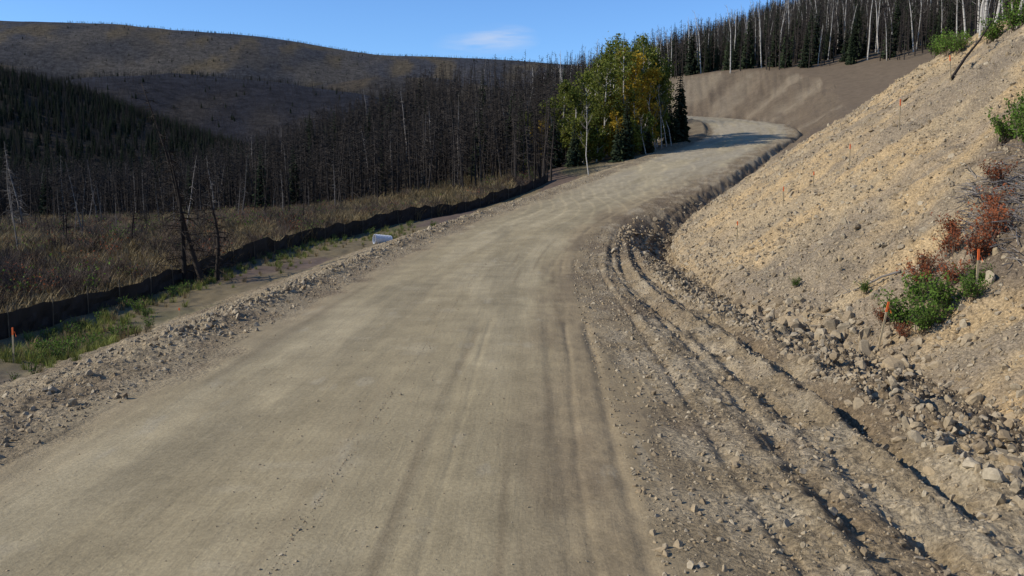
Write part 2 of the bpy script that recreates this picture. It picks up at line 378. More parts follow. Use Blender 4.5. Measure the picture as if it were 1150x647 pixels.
def scatter(name, P, rot, scl, idx, protos):
    coll = bpy.data.collections.new(name + '_variants')
    for k, o in enumerate(protos): coll.objects.link(o)
    me = bpy.data.meshes.new(name); me.from_pydata([tuple(p) for p in P], [], [])
    a = me.attributes.new('rot', 'FLOAT_VECTOR', 'POINT'); a.data.foreach_set('vector', np.asarray(rot, np.float32).ravel())
    a = me.attributes.new('scl', 'FLOAT_VECTOR', 'POINT'); a.data.foreach_set('vector', np.asarray(scl, np.float32).ravel())
    a = me.attributes.new('idx', 'INT', 'POINT'); a.data.foreach_set('value', np.asarray(idx, np.int32))
    o = bpy.data.objects.new(name, me); scene.collection.objects.link(o)
    ng = bpy.data.node_groups.new(name + '_scatter', 'GeometryNodeTree')
    ng.interface.new_socket('Geometry', in_out='INPUT', socket_type='NodeSocketGeometry')
    ng.interface.new_socket('Geometry', in_out='OUTPUT', socket_type='NodeSocketGeometry')
    gi = ng.nodes.new('NodeGroupInput'); go = ng.nodes.new('NodeGroupOutput')
    ci = ng.nodes.new('GeometryNodeCollectionInfo'); ci.inputs['Collection'].default_value = coll
    ci.inputs['Separate Children'].default_value = True; ci.inputs['Reset Children'].default_value = True
    ip = ng.nodes.new('GeometryNodeInstanceOnPoints'); ip.inputs['Pick Instance'].default_value = True
    def na_(nm, dt):
        q = ng.nodes.new('GeometryNodeInputNamedAttribute'); q.data_type = dt; q.inputs['Name'].default_value = nm
        return q.outputs['Attribute']
    e = ng.nodes.new('FunctionNodeEulerToRotation')
    ng.links.new(na_('rot', 'FLOAT_VECTOR'), e.inputs[0]); ng.links.new(e.outputs[0], ip.inputs['Rotation'])
    ng.links.new(na_('scl', 'FLOAT_VECTOR'), ip.inputs['Scale']); ng.links.new(na_('idx', 'INT'), ip.inputs['Instance Index'])
    ng.links.new(gi.outputs[0], ip.inputs['Points']); ng.links.new(ci.outputs[0], ip.inputs['Instance']); ng.links.new(ip.outputs[0], go.inputs[0])
    mod = o.modifiers.new('scatter', 'NODES'); mod.node_group = ng
    return o
def zrot(n_, tilt=0.04):
    return np.stack([rng.normal(0, tilt, n_), rng.normal(0, tilt, n_), rng.uniform(0, 6.28, n_)], -1)
def iso(s_): return np.stack([s_, s_, s_], -1)

# ------------------------------------------------------------------ materials for things
M_burnt = simple_mat('burnt_bark', (.020,.016,.013), (.052,.043,.036), 2.0, .95, .4)
M_grey = simple_mat('grey_deadwood', (.09,.078,.068), (.20,.178,.155), 2.0, .9, .3)
M_darktw = simple_mat('dark_twigs', (.020,.015,.012), (.04,.032,.025), 2.0, .95, .3)
M_birch, nt, b = mat_new('birch_bark')
tc = N(nt, 'ShaderNodeTexCoord'); mp = N(nt, 'ShaderNodeMapping'); mp.inputs['Scale'].default_value = (1,1,6); nt.links.new(tc.outputs['Object'], mp.inputs[0])
nt.links.new(ramp(nt, noise(nt, mp.outputs[0], 1.3, 3), [(.36, (.08,.07,.06)), (.44, (.42,.39,.34)), (.8, (.55,.52,.46))]), b.inputs['Base Color'])
M_needle = simple_mat('spruce_needles', (.014,.023,.010), (.034,.046,.020), 1.5, .9, .3)
def leafmat(name, a, b_, rand=.25, trans=.35):
    m, nt, b = mat_new(name)
    tc = N(nt, 'ShaderNodeTexCoord'); col = ramp(nt, noise(nt, tc.outputs['Object'], 1.1, 4), [(.3, a), (.7, b_)])
    oi = N(nt, 'ShaderNodeObjectInfo'); col = mulc(nt, col, mapr(nt, oi.outputs['Random'], 0, 1, 1-rand, 1+rand))
    nt.links.new(col, b.inputs['Base Color'])
    tr = N(nt, 'ShaderNodeBsdfTranslucent'); nt.links.new(col, tr.inputs[0])
    mx = N(nt, 'ShaderNodeMixShader'); mx.inputs[0].default_value = trans
    nt.links.new(b.outputs[0], mx.inputs[1]); nt.links.new(tr.outputs[0], mx.inputs[2])
    nt.links.new(mx.outputs[0], nt.nodes['Material Output'].inputs['Surface'])
    return m
M_aspen = leafmat('aspen_leaves', (.08,.115,.020), (.18,.18,.032))
M_yellow = leafmat('yellow_leaves', (.30,.21,.022), (.44,.29,.032))
M_green = leafmat('shrub_leaves', (.060,.12,.018), (.14,.21,.034), .25, .3)
M_red = leafmat('fireweed_leaves', (.22,.055,.025), (.33,.12,.045))
M_straw = leafmat('marsh_grass_blades', (.16,.118,.060), (.27,.21,.108), .5, .2)
M_ggrass = leafmat('green_grass_blades', (.12,.15,.035), (.24,.24,.07), .35, .3)
M_brtw = simple_mat('brown_brush_twigs', (.060,.044,.033), (.125,.092,.068), 3, .95, .4)

# ------------------------------------------------------------------ rocks
M_rock, nt, b = mat_new('rock_mat')
geo = N(nt, 'ShaderNodeNewGeometry'); oi = N(nt, 'ShaderNodeObjectInfo')
col = ramp(nt, oi.outputs['Random'], [(0,(.20,.152,.095)), (.3,(.34,.26,.155)), (.6,(.29,.235,.155)), (.85,(.38,.315,.215)), (1,(.23,.18,.115))])
col = mulc(nt, col, mapr(nt, noise(nt, geo.outputs['Position'], 25, 4), .3, .7, .75, 1.15))
nt.links.new(col, b.inputs['Base Color'])
rocks = []
for k in range(7):
    bm = bmesh.new(); bmesh.ops.create_icosphere(bm, subdivisions=2, radius=1)
    rr = random.Random(k)
    planes = [(Vector((rr.gauss(0,1), rr.gauss(0,1), rr.gauss(0,1))).normalized(), rr.uniform(.35,.75)) for _ in range(9)]
    for v in bm.verts:
        for nn, dd in planes:
            q_ = v.co.dot(nn)
            if q_ > dd: v.co -= nn*(q_-dd)
        v.co += Vector((rr.gauss(0,.03), rr.gauss(0,.03), rr.gauss(0,.03)))
        v.co.z *= .75
    mm = bpy.data.meshes.new('rock_variant'); bm.to_mesh(mm); bm.free(); mm.materials.append(M_rock)
    rocks.append(bpy.data.objects.new('rock_variant_%d' % k, mm))
px, py, ps = [], [], []
def add_rocks(Ya, d, size):
    x, y, i = at(Ya, d); j = rng.uniform(-.25,.25,len(x)); px.append(x + j*T[i,0]); py.append(y + j*T[i,1]); ps.append(size)
def lsize(n_, med, sg, hi): return np.clip(np.exp(rng.normal(math.log(med), sg, n_)), .006, hi)
def Yd(n_, a, b_, p=1.7): return a + (b_-a)*rng.uniform(0,1,n_)**p
def wd_toe(Ya):
    x, y, i = at(Ya, np.zeros(len(Ya))); return R[i,3], toeS[i]
n_ = 20000; Ya = Yd(n_, 3, 50, 2.0); w0, t0 = wd_toe(Ya); add_rocks(Ya, w0 + t0*(.50+.50*rng.uniform(0,1,n_)), lsize(n_, .026, .62, .14))
n_ = 1400; Ya = Yd(n_, 4, 26, 1.5); w0, t0 = wd_toe(Ya); add_rocks(Ya, w0 + t0*(.48+.44*rng.uniform(0,1,n_)), lsize(n_, .055, .4, .15))
n_ = 14000; Ya = Yd(n_, 3, 45, 2.0); w0, t0 = wd_toe(Ya); add_rocks(Ya, w0 + t0*rng.uniform(-.12,.6,n_), lsize(n_, .016, .6, .065))
n_ = 18000; Ya = Yd(n_, 5, 75); w0, t0 = wd_toe(Ya); add_rocks(Ya, -w0 - .0 - 3.8*rng.uniform(0,1,n_)**.9, lsize(n_, .019, .58, .10))
n_ = 1100; Ya = Yd(n_, 16, 52, 1.1); w0, t0 = wd_toe(Ya); add_rocks(Ya, -w0 - 1.3 + rng.normal(0,.28,n_), lsize(n_, .055, .4, .14))
n_ = 3500; Ya = Yd(n_, 4, 40); w0, t0 = wd_toe(Ya); add_rocks(Ya, rng.uniform(-1,1,n_)**3*w0, lsize(n_, .008, .4, .03))
n_ = 38000; Ya = Yd(n_, 5, 62, 1.2); w0, t0 = wd_toe(Ya); add_rocks(Ya, w0 + t0 + 18*rng.uniform(0,1,n_)**1.35, lsize(n_, .032, .58, .17))
n_ = 260; Ya = rng.normal(21.0, 2.6, n_); w0, t0 = wd_toe(Ya); add_rocks(Ya, w0 + t0 + rng.normal(-.05,.4,n_), lsize(n_, .12, .45, .34))
n_ = 800; Ya = Yd(n_, 8, 60, 1.2); w0, t0 = wd_toe(Ya); add_rocks(Ya, w0 + t0 + rng.normal(-.1,.6,n_), lsize(n_, .05, .5, .16))
n_ = 420; Ya = rng.normal(44, 4, n_); w0, t0 = wd_toe(Ya); add_rocks(Ya, w0 + t0*rng.uniform(.25,1.0,n_), lsize(n_, .08, .55, .28))
px = np.concatenate(px); py = np.concatenate(py); ps = np.concatenate(ps)
pz = ground(px, py) + ps*.05
scatter('gravel_and_rocks', np.stack([px,py,pz],-1), rng.uniform(-3,3,(len(px),3)), iso(ps)*rng.uniform(.7,1.3,(len(px),3)), rng.integers(0,7,len(px)), rocks)

# ------------------------------------------------------------------ tree variants
def burnt_spruce(name, seed, mat, dens=38, blen=.9):
    random.seed(seed); mb = MB(); h = 10
    lx, ly = random.uniform(-.5,.5), random.uniform(-.5,.5)
    pt = lambda t: Vector((lx*t*t + .08*math.sin(t*9+seed), ly*t*t, h*t))
    mb.tube([pt(t) for t in (0,.25,.5,.75,1)], [.10,.08,.058,.035,.012], 5)
    for k in range(dens):
        t = random.uniform(.15,.98)**.9; a = random.uniform(0, 6.28); l = blen*(1.15-t)*random.uniform(.5,1.3) + .12
        p = pt(t); e = p + Vector((math.cos(a)*l, math.sin(a)*l, -l*random.uniform(.05,.6)))
        wv = Vector((0,0,.032))
        mb.tri(p+wv, p-wv, e)
        for q_ in range(3):
            f = random.uniform(.3,.9); m0 = p.lerp(e, f); a2 = a + random.uniform(-1,1)
            e2 = m0 + Vector((math.cos(a2)*l*.35, math.sin(a2)*l*.35, -l*.3)); mb.tri(m0+wv*.5, m0-wv*.5, e2)
    return mb.obj(name, [mat], link=False)
def live_spruce(name, seed, h=10, rad=1.5):
    random.seed(seed); mb = MB()
    mb.tube([(0,0,0),(0,0,h*.5),(0,0,h)], [.15,.09,.015], 5, 1)
    nl = 34
    for k in range(nl):
        t = k/nl; z = h*(.07+.92*t); rr = rad*(1-t)**.85*random.uniform(.7,1.15)+.08
        nb = 9 if t < .7 else 6
        for j in range(nb):
            a = 6.28*j/nb + random.uniform(-.5,.5); l = rr*random.uniform(.6,1.15)
            d = Vector((math.cos(a), math.sin(a), 0)); sd = Vector((-d.y, d.x, 0))
            p = Vector((0,0,z)); e = p + d*l + Vector((0,0,-l*.38)); mid_ = p + d*l*.55 + Vector((0,0,-l*.12))
            wv = l*.24
            mb.quad(p, mid_+sd*wv, e, mid_-sd*wv)
            mb.tri(mid_, mid_+d*l*.2-Vector((0,0,l*.45)), e); mb.tri(mid_+sd*wv, mid_+sd*wv*1.4-Vector((0,0,l*.28)), e)
    return mb.obj(name, [M_needle, M_burnt], link=False)
def bare_birch(name, seed, h=11, mat=None, r0=.10):
    random.seed(seed); mb = MB(); lx = random.uniform(-1.2,1.2); ly = random.uniform(-.6,.6)
    pt = lambda t: Vector((lx*t*t+.12*math.sin(t*6+seed), ly*t*t, h*t))
    mb.tube([pt(t) for t in (0,.3,.6,.85,1)], [r0,r0*.85,r0*.6,r0*.35,.012], 6)
    for k in range(14):
        t = random.uniform(.4,.97); a = random.uniform(0,6.28); l = random.uniform(.6,1.7)*(1.2-t)
        p = pt(t); m0 = p+Vector((math.cos(a)*l*.5, math.sin(a)*l*.5, l*.5)); e = p+Vector((math.cos(a)*l, math.sin(a)*l, l*1.3))
        mb.tube([p,m0,e], [.025,.018,.006], 3, 1)
        for q_ in range(3):
            s0 = m0.lerp(e, random.random()); e2 = s0+Vector((random.uniform(-.4,.4), random.uniform(-.4,.4), random.uniform(.1,.5)))
            mb.tube([s0,e2], [.01,.004], 3, 1)
    return mb.obj(name, [mat or M_birch, M_grey], link=False)
burnt = [burnt_spruce('burnt_spruce_%d'%k, 10+k, M_burnt, 44+7*k, .8+.14*k) for k in range(4)]
greyt = [burnt_spruce('grey_snag_%d'%k, 30+k, M_grey, 26, .8) for k in range(2)]
lives = [live_spruce('live_spruce_%d'%k, 50+k, 10, 1.1+.2*k) for k in range(2)]
births = [bare_birch('bare_birch_%d'%k, 70+k) for k in range(3)]
def visible(x, y, m_=.66): return (np.abs(x) < m_*np.abs(y)+8) & (y > 0)

n_ = 27000
x = rng.uniform(-190, 60, n_); y = 82 + 248*rng.uniform(0,1,n_)**1.25
s0, d0, i0 = road_coords(x, y); edge = 95 + 8*fbm(x/14, y*0, 131, 3) + np.clip((-x-25)*.12, 0, 12) - 6*sm(x,-15,0)
keep = visible(x,y) & (d0 < -10) & (y > edge) & ~((x > 4) & (y < 128) & (d0 > -18))
x, y = x[keep], y[keep]; k_ = len(x)
tall = sm(x, -48, -12)
hz = rng.uniform(.38, .85, k_)*(1-tall) + rng.uniform(.6, 1.1, k_)*tall
u_ = rng.uniform(0,1,k_); idx = np.select([u_<.25,u_<.5,u_<.74,u_<.955,u_<.965,u_<.975,u_<.99], [0,1,2,3,4,5,6], 7)
scatter('burnt_forest', np.stack([x,y,ground(x,y)-.2],-1), zrot(k_, .06), np.stack([hz*rng.uniform(1.0,1.5,k_)]*2+[hz],-1), idx, burnt+greyt+lives)
def forest(name, n_, xr, yr, protos, p, sc, cond=None, tilt=.04, wide=1.15):
    x = rng.uniform(*xr, n_); y = rng.uniform(*yr, n_); k = visible(x, y)
    if cond is not None: k &= cond(x, y)
    x, y = x[k], y[k]; m_ = len(x); h = rng.uniform(*sc, m_)
    scatter(name, np.stack([x,y,ground(x,y)-.3],-1), zrot(m_, tilt), np.stack([h*wide,h*wide,h],-1), rng.choice(len(protos), m_, p=p), protos)
def cp(l, tag):
    return [bpy.data.objects.new(tag+'_%d' % k, o.data) for k, o in enumerate(l)]
forest('spruce_forest_ridge', 24000, (-430, 60), (300, 560), cp(burnt[:2],'a_burnt')+cp(lives,'b_live'), [.35,.35,.15,.15], (.5,.95))
forest('distant_ridge_forest', 9000, (-900, 350), (820, 1420), cp(burnt[2:],'a_burnt')+cp(lives[:1],'b_live'), [.47,.47,.06], (.5,.9), None, .04, 1.6)
forest('distant_hill_forest', 9000, (-1500, 300), (1700, 3300), cp(burnt[2:],'a_burnt')+cp(lives[:1],'b_live'), [.48,.48,.04], (.6,1.0), None, .04, 2.2)
def hc(x, y):
    z, s0, d0, i0, nat0, cut0, xr0, xl0, toe0, yy0 = ground(x, y, True)
    return (~cut0) & (d0 > 9) & (y > 132) & ((z > 21.5) | (y > 165))
forest('hillside_forest', 15000, (5, 210), (132, 310), cp(burnt[:3],'a_burnt')+cp(births,'b_birch')+cp(lives,'c_live'), [.26,.26,.25,.04,.03,.03,.07,.06], (.55,1.1), hc)
def hc2(x, y):
    z, s0, d0, i0, nat0, cut0, xr0, xl0, toe0, yy0 = ground(x, y, True)
    return (~cut0) & (d0 > 20) & (y < 62) & (z > 9)
forest('hilltop_trees', 1000, (18, 60), (15, 60), cp(burnt[:2],'a_burnt')+cp(births,'b_birch'), [.3,.3,.15,.12,.13], (.4,.75), hc2)
n_ = 620; x = rng.uniform(-100, -16, n_); y = rng.uniform(30, 106, n_)
k = visible(x,y) & (rng.uniform(0,1,n_) < np.clip((y-25)/80,.06,1)); x, y = x[k], y[k]; k_ = len(x); hz = rng.uniform(.12,.6,k_)
scatter('marsh_snags', np.stack([x,y,ground(x,y)-.1],-1), zrot(k_,.09), np.stack([hz*1.1]*2+[hz],-1), rng.integers(0,6,k_), cp(burnt,'a_burnt')+cp(greyt,'b_grey'))

# ------------------------------------------------------------------ marsh vegetation
def tuft(name, seed, mat, nb=26, h=.5, sp=.22):
    random.seed(seed); mb = MB()
    for k in range(nb):
        a = random.uniform(0,6.28); r0 = random.uniform(0,sp*.5); l = h*random.uniform(.5,1.1); o = random.uniform(.1,.55)*l
        p = Vector((math.cos(a)*r0, math.sin(a)*r0, -.03)); d = Vector((math.cos(a+random.uniform(-.6,.6)), math.sin(a), 0))
        sd = Vector((-d.y, d.x, 0))*.009; m0 = p+d*o*.35+Vector((0,0,l*.6)); e = p+d*o+Vector((0,0,l*.92))
        mb.quad(p-sd, p+sd, m0+sd*.8, m0-sd*.8); mb.tri(m0-sd*.8, m0+sd*.8, e)
    return mb.obj(name, [mat], link=False)
def brush(name, seed, mat, n_=26, h=1.0, leafm=None, nl=0, ls=.03):
    random.seed(seed); mb = MB()
    for k in range(n_):
        a = random.uniform(0,6.28); l = h*random.uniform(.5,1.1); o = l*random.uniform(.1,.7)
        p = Vector((random.gauss(0,.12)*h, random.gauss(0,.12)*h, -.05)); m0 = p+Vector((math.cos(a)*o*.45, math.sin(a)*o*.45, l*.6)); e = p+Vector((math.cos(a)*o, math.sin(a)*o, l))
        mb.tube([p,m0,e], [.008*h+.003,.006*h+.002,.002], 3)
        for q_ in range(3):
            s0 = p.lerp(m0, random.uniform(.5,1)).lerp(e, random.uniform(0,.6)); e2 = s0+Vector((random.uniform(-.25,.25), random.uniform(-.25,.25), random.uniform(.05,.3)))*h
            mb.tube([s0,e2], [.004*h+.001,.0015], 3)
        for q_ in range(nl):
            s0 = m0.lerp(e, random.uniform(-.5,1.05)); mb.leaf(s0+Vector((random.gauss(0,.07), random.gauss(0,.07), random.gauss(0,.06)))*h, ls*random.uniform(.6,1.3), 1)
    return mb.obj(name, [mat, leafm] if leafm else [mat], link=False)
tufts = [tuft('grass_tuft_%d'%k, k, M_straw) for k in range(3)]
brs = [brush('marsh_brush_%d'%k, 90+k, M_brtw, 26, 1.0) for k in range(2)] + [brush('marsh_brush_2', 93, M_brtw, 16, .9, M_red, 5, .03), brush('marsh_brush_3', 94, M_brtw, 16, .9, M_green, 6, .035)]
FP = [(-18.5,6),(-16.5,15),(-14.6,25),(-14.4,40),(-12.6,54),(-8.5,65),(-2.5,76),(3.5,87)]
FPx = np.array(FP, float)
def fence_x(y): return np.interp(y, FPx[:,1], FPx[:,0])
n_ = 24000; y = 10+100*rng.uniform(0,1,n_)**1.15; x = rng.uniform(-1,0,n_)*(.64*y+6); k = (x < fence_x(y)-.3)
x, y = x[k], y[k]; k_ = len(x); sc = rng.uniform(.6,1.5,k_)*(1+ .012*y)
scatter('marsh_grass', np.stack([x,y,ground(x,y)],-1), zrot(k_,.1), np.stack([sc*1.3,sc*1.3,sc*.9],-1), rng.integers(0,3,k_), tufts)
n_ = 9500; y = 14+95*rng.uniform(0,1,n_)**1.1; x = rng.uniform(-1,.1,n_)*(.64*y+6); k = (x < fence_x(y)-1.0) & (fbm(x/6,y/6,140,3)+.15*rng.normal(size=n_) > -.08)
x, y = x[k], y[k]; k_ = len(x); sc = rng.uniform(.5,1.6,k_)
scatter('marsh_brush', np.stack([x,y,ground(x,y)],-1), zrot(k_,.08), iso(sc), rng.choice(4,k_,p=[.38,.38,.11,.13]), brs)
gt = [tuft('green_tuft_%d'%k, 200+k, M_ggrass, 34, .38, .3) for k in range(2)] + [brush('green_weed', 205, M_brtw, 12, .5, M_green, 9, .035)] + [tuft('straw_tuft', 207, M_straw, 30, .4, .3)]
gx, gy = [], []
for (cx, cy, sx, sy, cn) in ((-11.7,23.4,.7,1.1,300),(-13.0,26.5,.6,2.0,120),(-13.6,19.5,.5,1.2,90),(-13.4,36,.45,6,170),(-12.0,50,.8,5,170),(-8.5,58,1.2,3,90),(-10.5,17,.8,1.5,20),(-15.6,34,.7,9,220)):
    gx.append(rng.normal(cx,sx,cn)); gy.append(rng.normal(cy,sy,cn))
gx = np.concatenate(gx); gy = np.concatenate(gy); s0,d0,i0 = road_coords(gx,gy); k = (d0 < -R[i0,3]-3.6) & (np.abs(gx-fence_x(gy)) > .15); gx, gy = gx[k], gy[k]
scatter('green_grass', np.stack([gx,gy,ground(gx,gy)],-1), zrot(len(gx),.1), iso(rng.uniform(.4,1.1,len(gx))), rng.choice(4,len(gx),p=[.32,.32,.12,.24]), gt)

# ------------------------------------------------------------------ silt fence
M_fab = simple_mat('black_silt_fabric', (.012,.012,.012), (.03,.028,.026), 2.0, .6)
M_wood = simple_mat('stake_wood', (.36,.27,.15), (.50,.40,.24), 8, .8)
mb = MB(); fs = np.r_[0, np.cumsum(np.hypot(np.diff(FPx[:,0]), np.diff(FPx[:,1])))]
ts = np.arange(0, fs[-1], .25); fx = np.interp(ts, fs, FPx[:,0]) + .25*fbm(ts/5, ts*0, 150, 2); fy = np.interp(ts, fs, FPx[:,1]); fz = ground(fx, fy)
ft = .78 - .14*np.abs(np.sin(ts*math.pi/2.4+.6*fbm(ts/6, ts*0, 153, 2)))*(.4+vn(ts/4,ts*0,154)) + .28*fbm(ts/3, ts*0, 151, 3) + .2*sm(fy, 35, 55)
rows = 5
for a in range(len(ts)):
    for j in range(rows):
        q_ = j/(rows-1); off = .12*math.sin(q_*3.1)*fbm(np.array([ts[a]/.8]), np.array([q_*2]), 152, 3)[0]
        mb.v.append((fx[a]+off, fy[a]+off*.4, fz[a]-.12+q_*(ft[a]+.12)))
for a in range(len(ts)-1):
    for j in range(rows-1):
        k = a*rows+j; mb.f.append((k, k+rows, k+rows+1, k+1)); mb.m.append(0)
for tt in np.arange(.5, fs[-1], 2.4):
    x0 = float(np.interp(tt, ts, fx))+.05; y0 = float(np.interp(tt, ts, fy)); z0 = gz(x0, y0)
    mb.tube([(x0,y0,z0-.2),(x0+random.uniform(-.06,.06),y0+random.uniform(-.06,.06),z0+.95)], [.022,.02], 4, 1)
M_fp = simple_mat('fence_post_wood', (.10,.08,.055), (.17,.135,.09), 6, .9)
mb.obj('silt_fence', [M_fab, M_fp], smooth=False)

# ------------------------------------------------------------------ near dead trees
def dead_tree(x, y, h, lean=(0,0), seed=1, dens=40, blen=1.0, mat=M_darktw, r0=.10):
    random.seed(seed); mb = MB()
    pt = lambda t: Vector((lean[0]*t + .10*math.sin(t*7+seed), lean[1]*t + .08*math.sin(t*5), h*t))
    ns = 9; mb.tube([pt(t/ns) for t in range(ns+1)], [r0*(1-.9*t/ns) for t in range(ns+1)], 7)
    for k in range(dens):
        t = random.uniform(.12,.97); a = random.uniform(0,6.28); l = blen*(1.2-t)*random.uniform(.3,1.1)
        p = pt(t); dr = random.uniform(-.5,.25)
        m0 = p+Vector((math.cos(a)*l*.55, math.sin(a)*l*.55, l*dr*.4)); e = m0+Vector((math.cos(a+.3)*l*.5, math.sin(a+.3)*l*.5, l*(dr-.1)))
        mb.tube([p,m0,e], [.020,.014,.006], 3)
        for q_ in range(5):
            s0 = p.lerp(m0, random.uniform(.3,1)) if q_ < 2 else m0.lerp(e, random.random())
            e2 = s0+Vector((random.uniform(-.3,.3), random.uniform(-.3,.3), random.uniform(-.3,.1)))*l*.8
            mb.tube([s0,e2], [.010,.005], 3)
    mb.obj('dead_tree', [mat], (x, y, gz(x,y)-.2), smooth=True)
dead_tree(-13.4, 38.5, 8.8, (-2.3,.2), 3, 80, 1.3, r0=.13)
dead_tree(-13.9, 38.0, 6.8, (-.7,.3), 4, 90, 1.5, r0=.13)
dead_tree(-13.1, 39.5, 5.2, (-.3,.3), 5, 70, 1.2, r0=.12)
dead_tree(-45, 82, 8.5, (-1.2,0), 6, 70, 1.6, M_grey, .12)
dead_tree(-46.5, 83, 7.5, (-.2,0), 7, 70, 1.5, M_grey, .12)
dead_tree(-23.5, 47, 3.6, (.1,0), 8, 40, .8, r0=.06)
dead_tree(-20.5, 48, 4.2, (.2,0), 9, 40, .9, r0=.07)
dead_tree(-37, 88, 8.0, (.4,0), 10, 60, 1.3, M_darktw, .10)
dead_tree(-28, 84, 6.6, (-.4,0), 11, 60, 1.3, M_grey, .09)
dead_tree(-19.5, 78, 6.8, (-.3,0), 12, 60, 1.3, M_darktw, .09)

# ------------------------------------------------------------------ aspens etc.
def leafy(name, x, y, h, cr, mat, seed, n_=2600, ls=.145, base=.10):
    random.seed(seed); mb = MB(); lx = random.uniform(-.6,.6)
    pt = lambda t: Vector((lx*t*t+.1*math.sin(t*5+seed), 0, h*t))
    mb.tube([pt(t) for t in (0,.3,.6,.85,.98)], [.11,.09,.06,.04,.012], 6, 0)
    cl = []
    for k in range(38):
        t = random.uniform(base, .98); a = random.uniform(0,6.28)
        prof_ = math.sin(math.pi*min(1,max(.03,(t-base)/(1-base)))**.75)**.6
        l = cr*prof_*random.uniform(.45,1.1)+.2; p = pt(t-.05 if t > .3 else t)
        e = pt(t)+Vector((math.cos(a)*l, math.sin(a)*l, l*.45)); mb.tube([p, p.lerp(e,.5)+Vector((0,0,-.05)), e], [.03,.02,.006], 3, 0); cl.append((e, p))
    for k in range(n_):
        e, p = random.choice(cl); c0 = p.lerp(e, random.uniform(.35,1.08)); sg = .26*cr*.6
        mb.leaf(c0+Vector((random.gauss(0,sg), random.gauss(0,sg), random.gauss(0,sg*1.2))), ls*random.uniform(.6,1.3), 1)
    mb.obj(name, [M_birch, mat], (x, y, gz(x,y)-.15))
specs = [(6.8,98,8,1.5,0),(8.2,99,9.5,1.7,0),(9.8,97,10,1.8,0),(11.3,101,12,1.9,0),(12.4,99,12.5,1.7,0),(12.9,103,11.5,1.5,1),(13.7,101,11,1.6,1),(14.9,104,12.5,1.8,0),(16.2,106,12,1.8,0),(17.2,108,11,1.7,0),(18.4,111,10.5,1.6,0),(9.4,104,11,1.7,0),(5.8,104,9,1.6,0),(11.0,95.5,4.8,1.1,1),(12.6,96,4.2,1.2,0),(13.4,98.5,8,1.3,1),(16.5,103,6.2,1.2,0),(15,109,13,1.7,0),(12,108,13.5,1.9,0),(18.6,114,9,1.6,0),(9,95.5,5,1.3,0),(7.5,95,4.5,1.2,0),(15.3,101.5,9,1.3,1),(14.2,97.5,4.0,1.1,0),(10.6,99,7,1.4,1),(16.8,104.5,8.5,1.4,0),(4.6,101,7.5,1.4,0),(3.2,100,5.5,1.1,1),(2.0,103,6.5,1.2,0)]
for k, (x0,y0,h0,c0,ty) in enumerate(specs):
    leafy('yellow_aspen_tree' if ty else 'green_aspen_tree', x0, y0, h0, c0, M_yellow if ty else M_aspen, 300+k)
for k, (x0,y0,h0,r0) in enumerate([(12.0,94.5,6.8,1.1),(11.0,93.5,4.5,.9),(19.9,107.5,9.5,1.25),(18.6,106.8,5.6,1.0),(20.6,110,8.2,1.1),(14.6,97,3.4,.8),(6.5,94,5.0,1.0),(4.5,96,6.5,1.2)]):
    o = live_spruce('spruce_tree', 400+k, h0, r0); o.location = (x0,y0,gz(x0,y0)-.1); scene.collection.objects.link(o)
for k, (x0,y0,h0,ln) in enumerate([(7.4,86,6.6,(-1.0,0)),(16.9,101,7,(-.9,0)),(17.6,102,8.0,(-2.0,0)),(18.2,103,6.4,(-1.1,0)),(14.2,96,4,(-.5,0)),(15.8,99.5,6.0,(-.3,0))]):
    o = bare_birch('birch_tree', 500+k, h0, None, .055); o.location = (x0,y0,gz(x0,y0)-.1); o.rotation_euler = (0, math.atan2(ln[0], h0), 0); scene.collection.objects.link(o)
for k, (x0,y0,h0,r0) in enumerate([(21.3,38.4,5.5,.085),(22.4,40,6,.07),(21.8,42.5,5,.06),(23.2,41,6.5,.08),(22.6,44,5,.06),(23.9,43,6,.07),(22.0,37.2,5.5,.05)]):
    o = bare_birch('birch_tree', 520+k, h0, None, r0); o.location = (x0,y0,gz(x0,y0)-.1); o.rotation_euler = (0, random.uniform(-.06,.06), k); scene.collection.objects.link(o)

# ------------------------------------------------------------------ right slope plants
def place(o, x, y, s=1.0):
    o.location = (x, y, gz(x,y)); o.scale = (s,s,s); o.rotation_euler = (0,0,random.uniform(0,6.28)); scene.collection.objects.link(o)
for k,(x0,y0,s0) in enumerate([(8.1,18.4,.75),(8.5,17.9,.75),(8.9,18.2,.8),(8.2,17.5,.6),(9.2,17.6,.55),(8.7,18.9,.75),(9.6,18.3,.5),(8.4,21,.3),(7.7,24,.3),(13.0,22.9,.8),(13.4,23.3,1.0),(13.8,23.8,1.0),(13.3,24.3,.9),(14,24.6,.9),(20.6,37.5,1.3),(21,40,1.2),(20.5,42,1.0),(21.4,36,1.1),(21.6,38.6,1.4),(20.9,43.5,1.2),(21.2,45,1.0),(22,47,1.0)]):
    place(brush('green_shrub', 600+k, M_brtw, 24, 1.0, M_green, 34, .045), x0, y0, s0)
for k,(x0,y0,s0) in enumerate([(9.3,18.8,.7),(9.9,18.9,.85),(10.3,19.2,.85),(9.8,19.8,.75),(10.6,19.6,.75),(9.2,19.7,.6),(8.0,18.9,.5),(11.0,20.4,.7),(10.2,20.6,.7),(8.9,19.2,.7),(11.6,21.4,.7),(8.0,17.9,.4)]):
    place(brush('fireweed_plant', 640+k, M_brtw, 24, .9, M_red, 24, .038), x0, y0, s0)
random.seed(77); mb = MB()
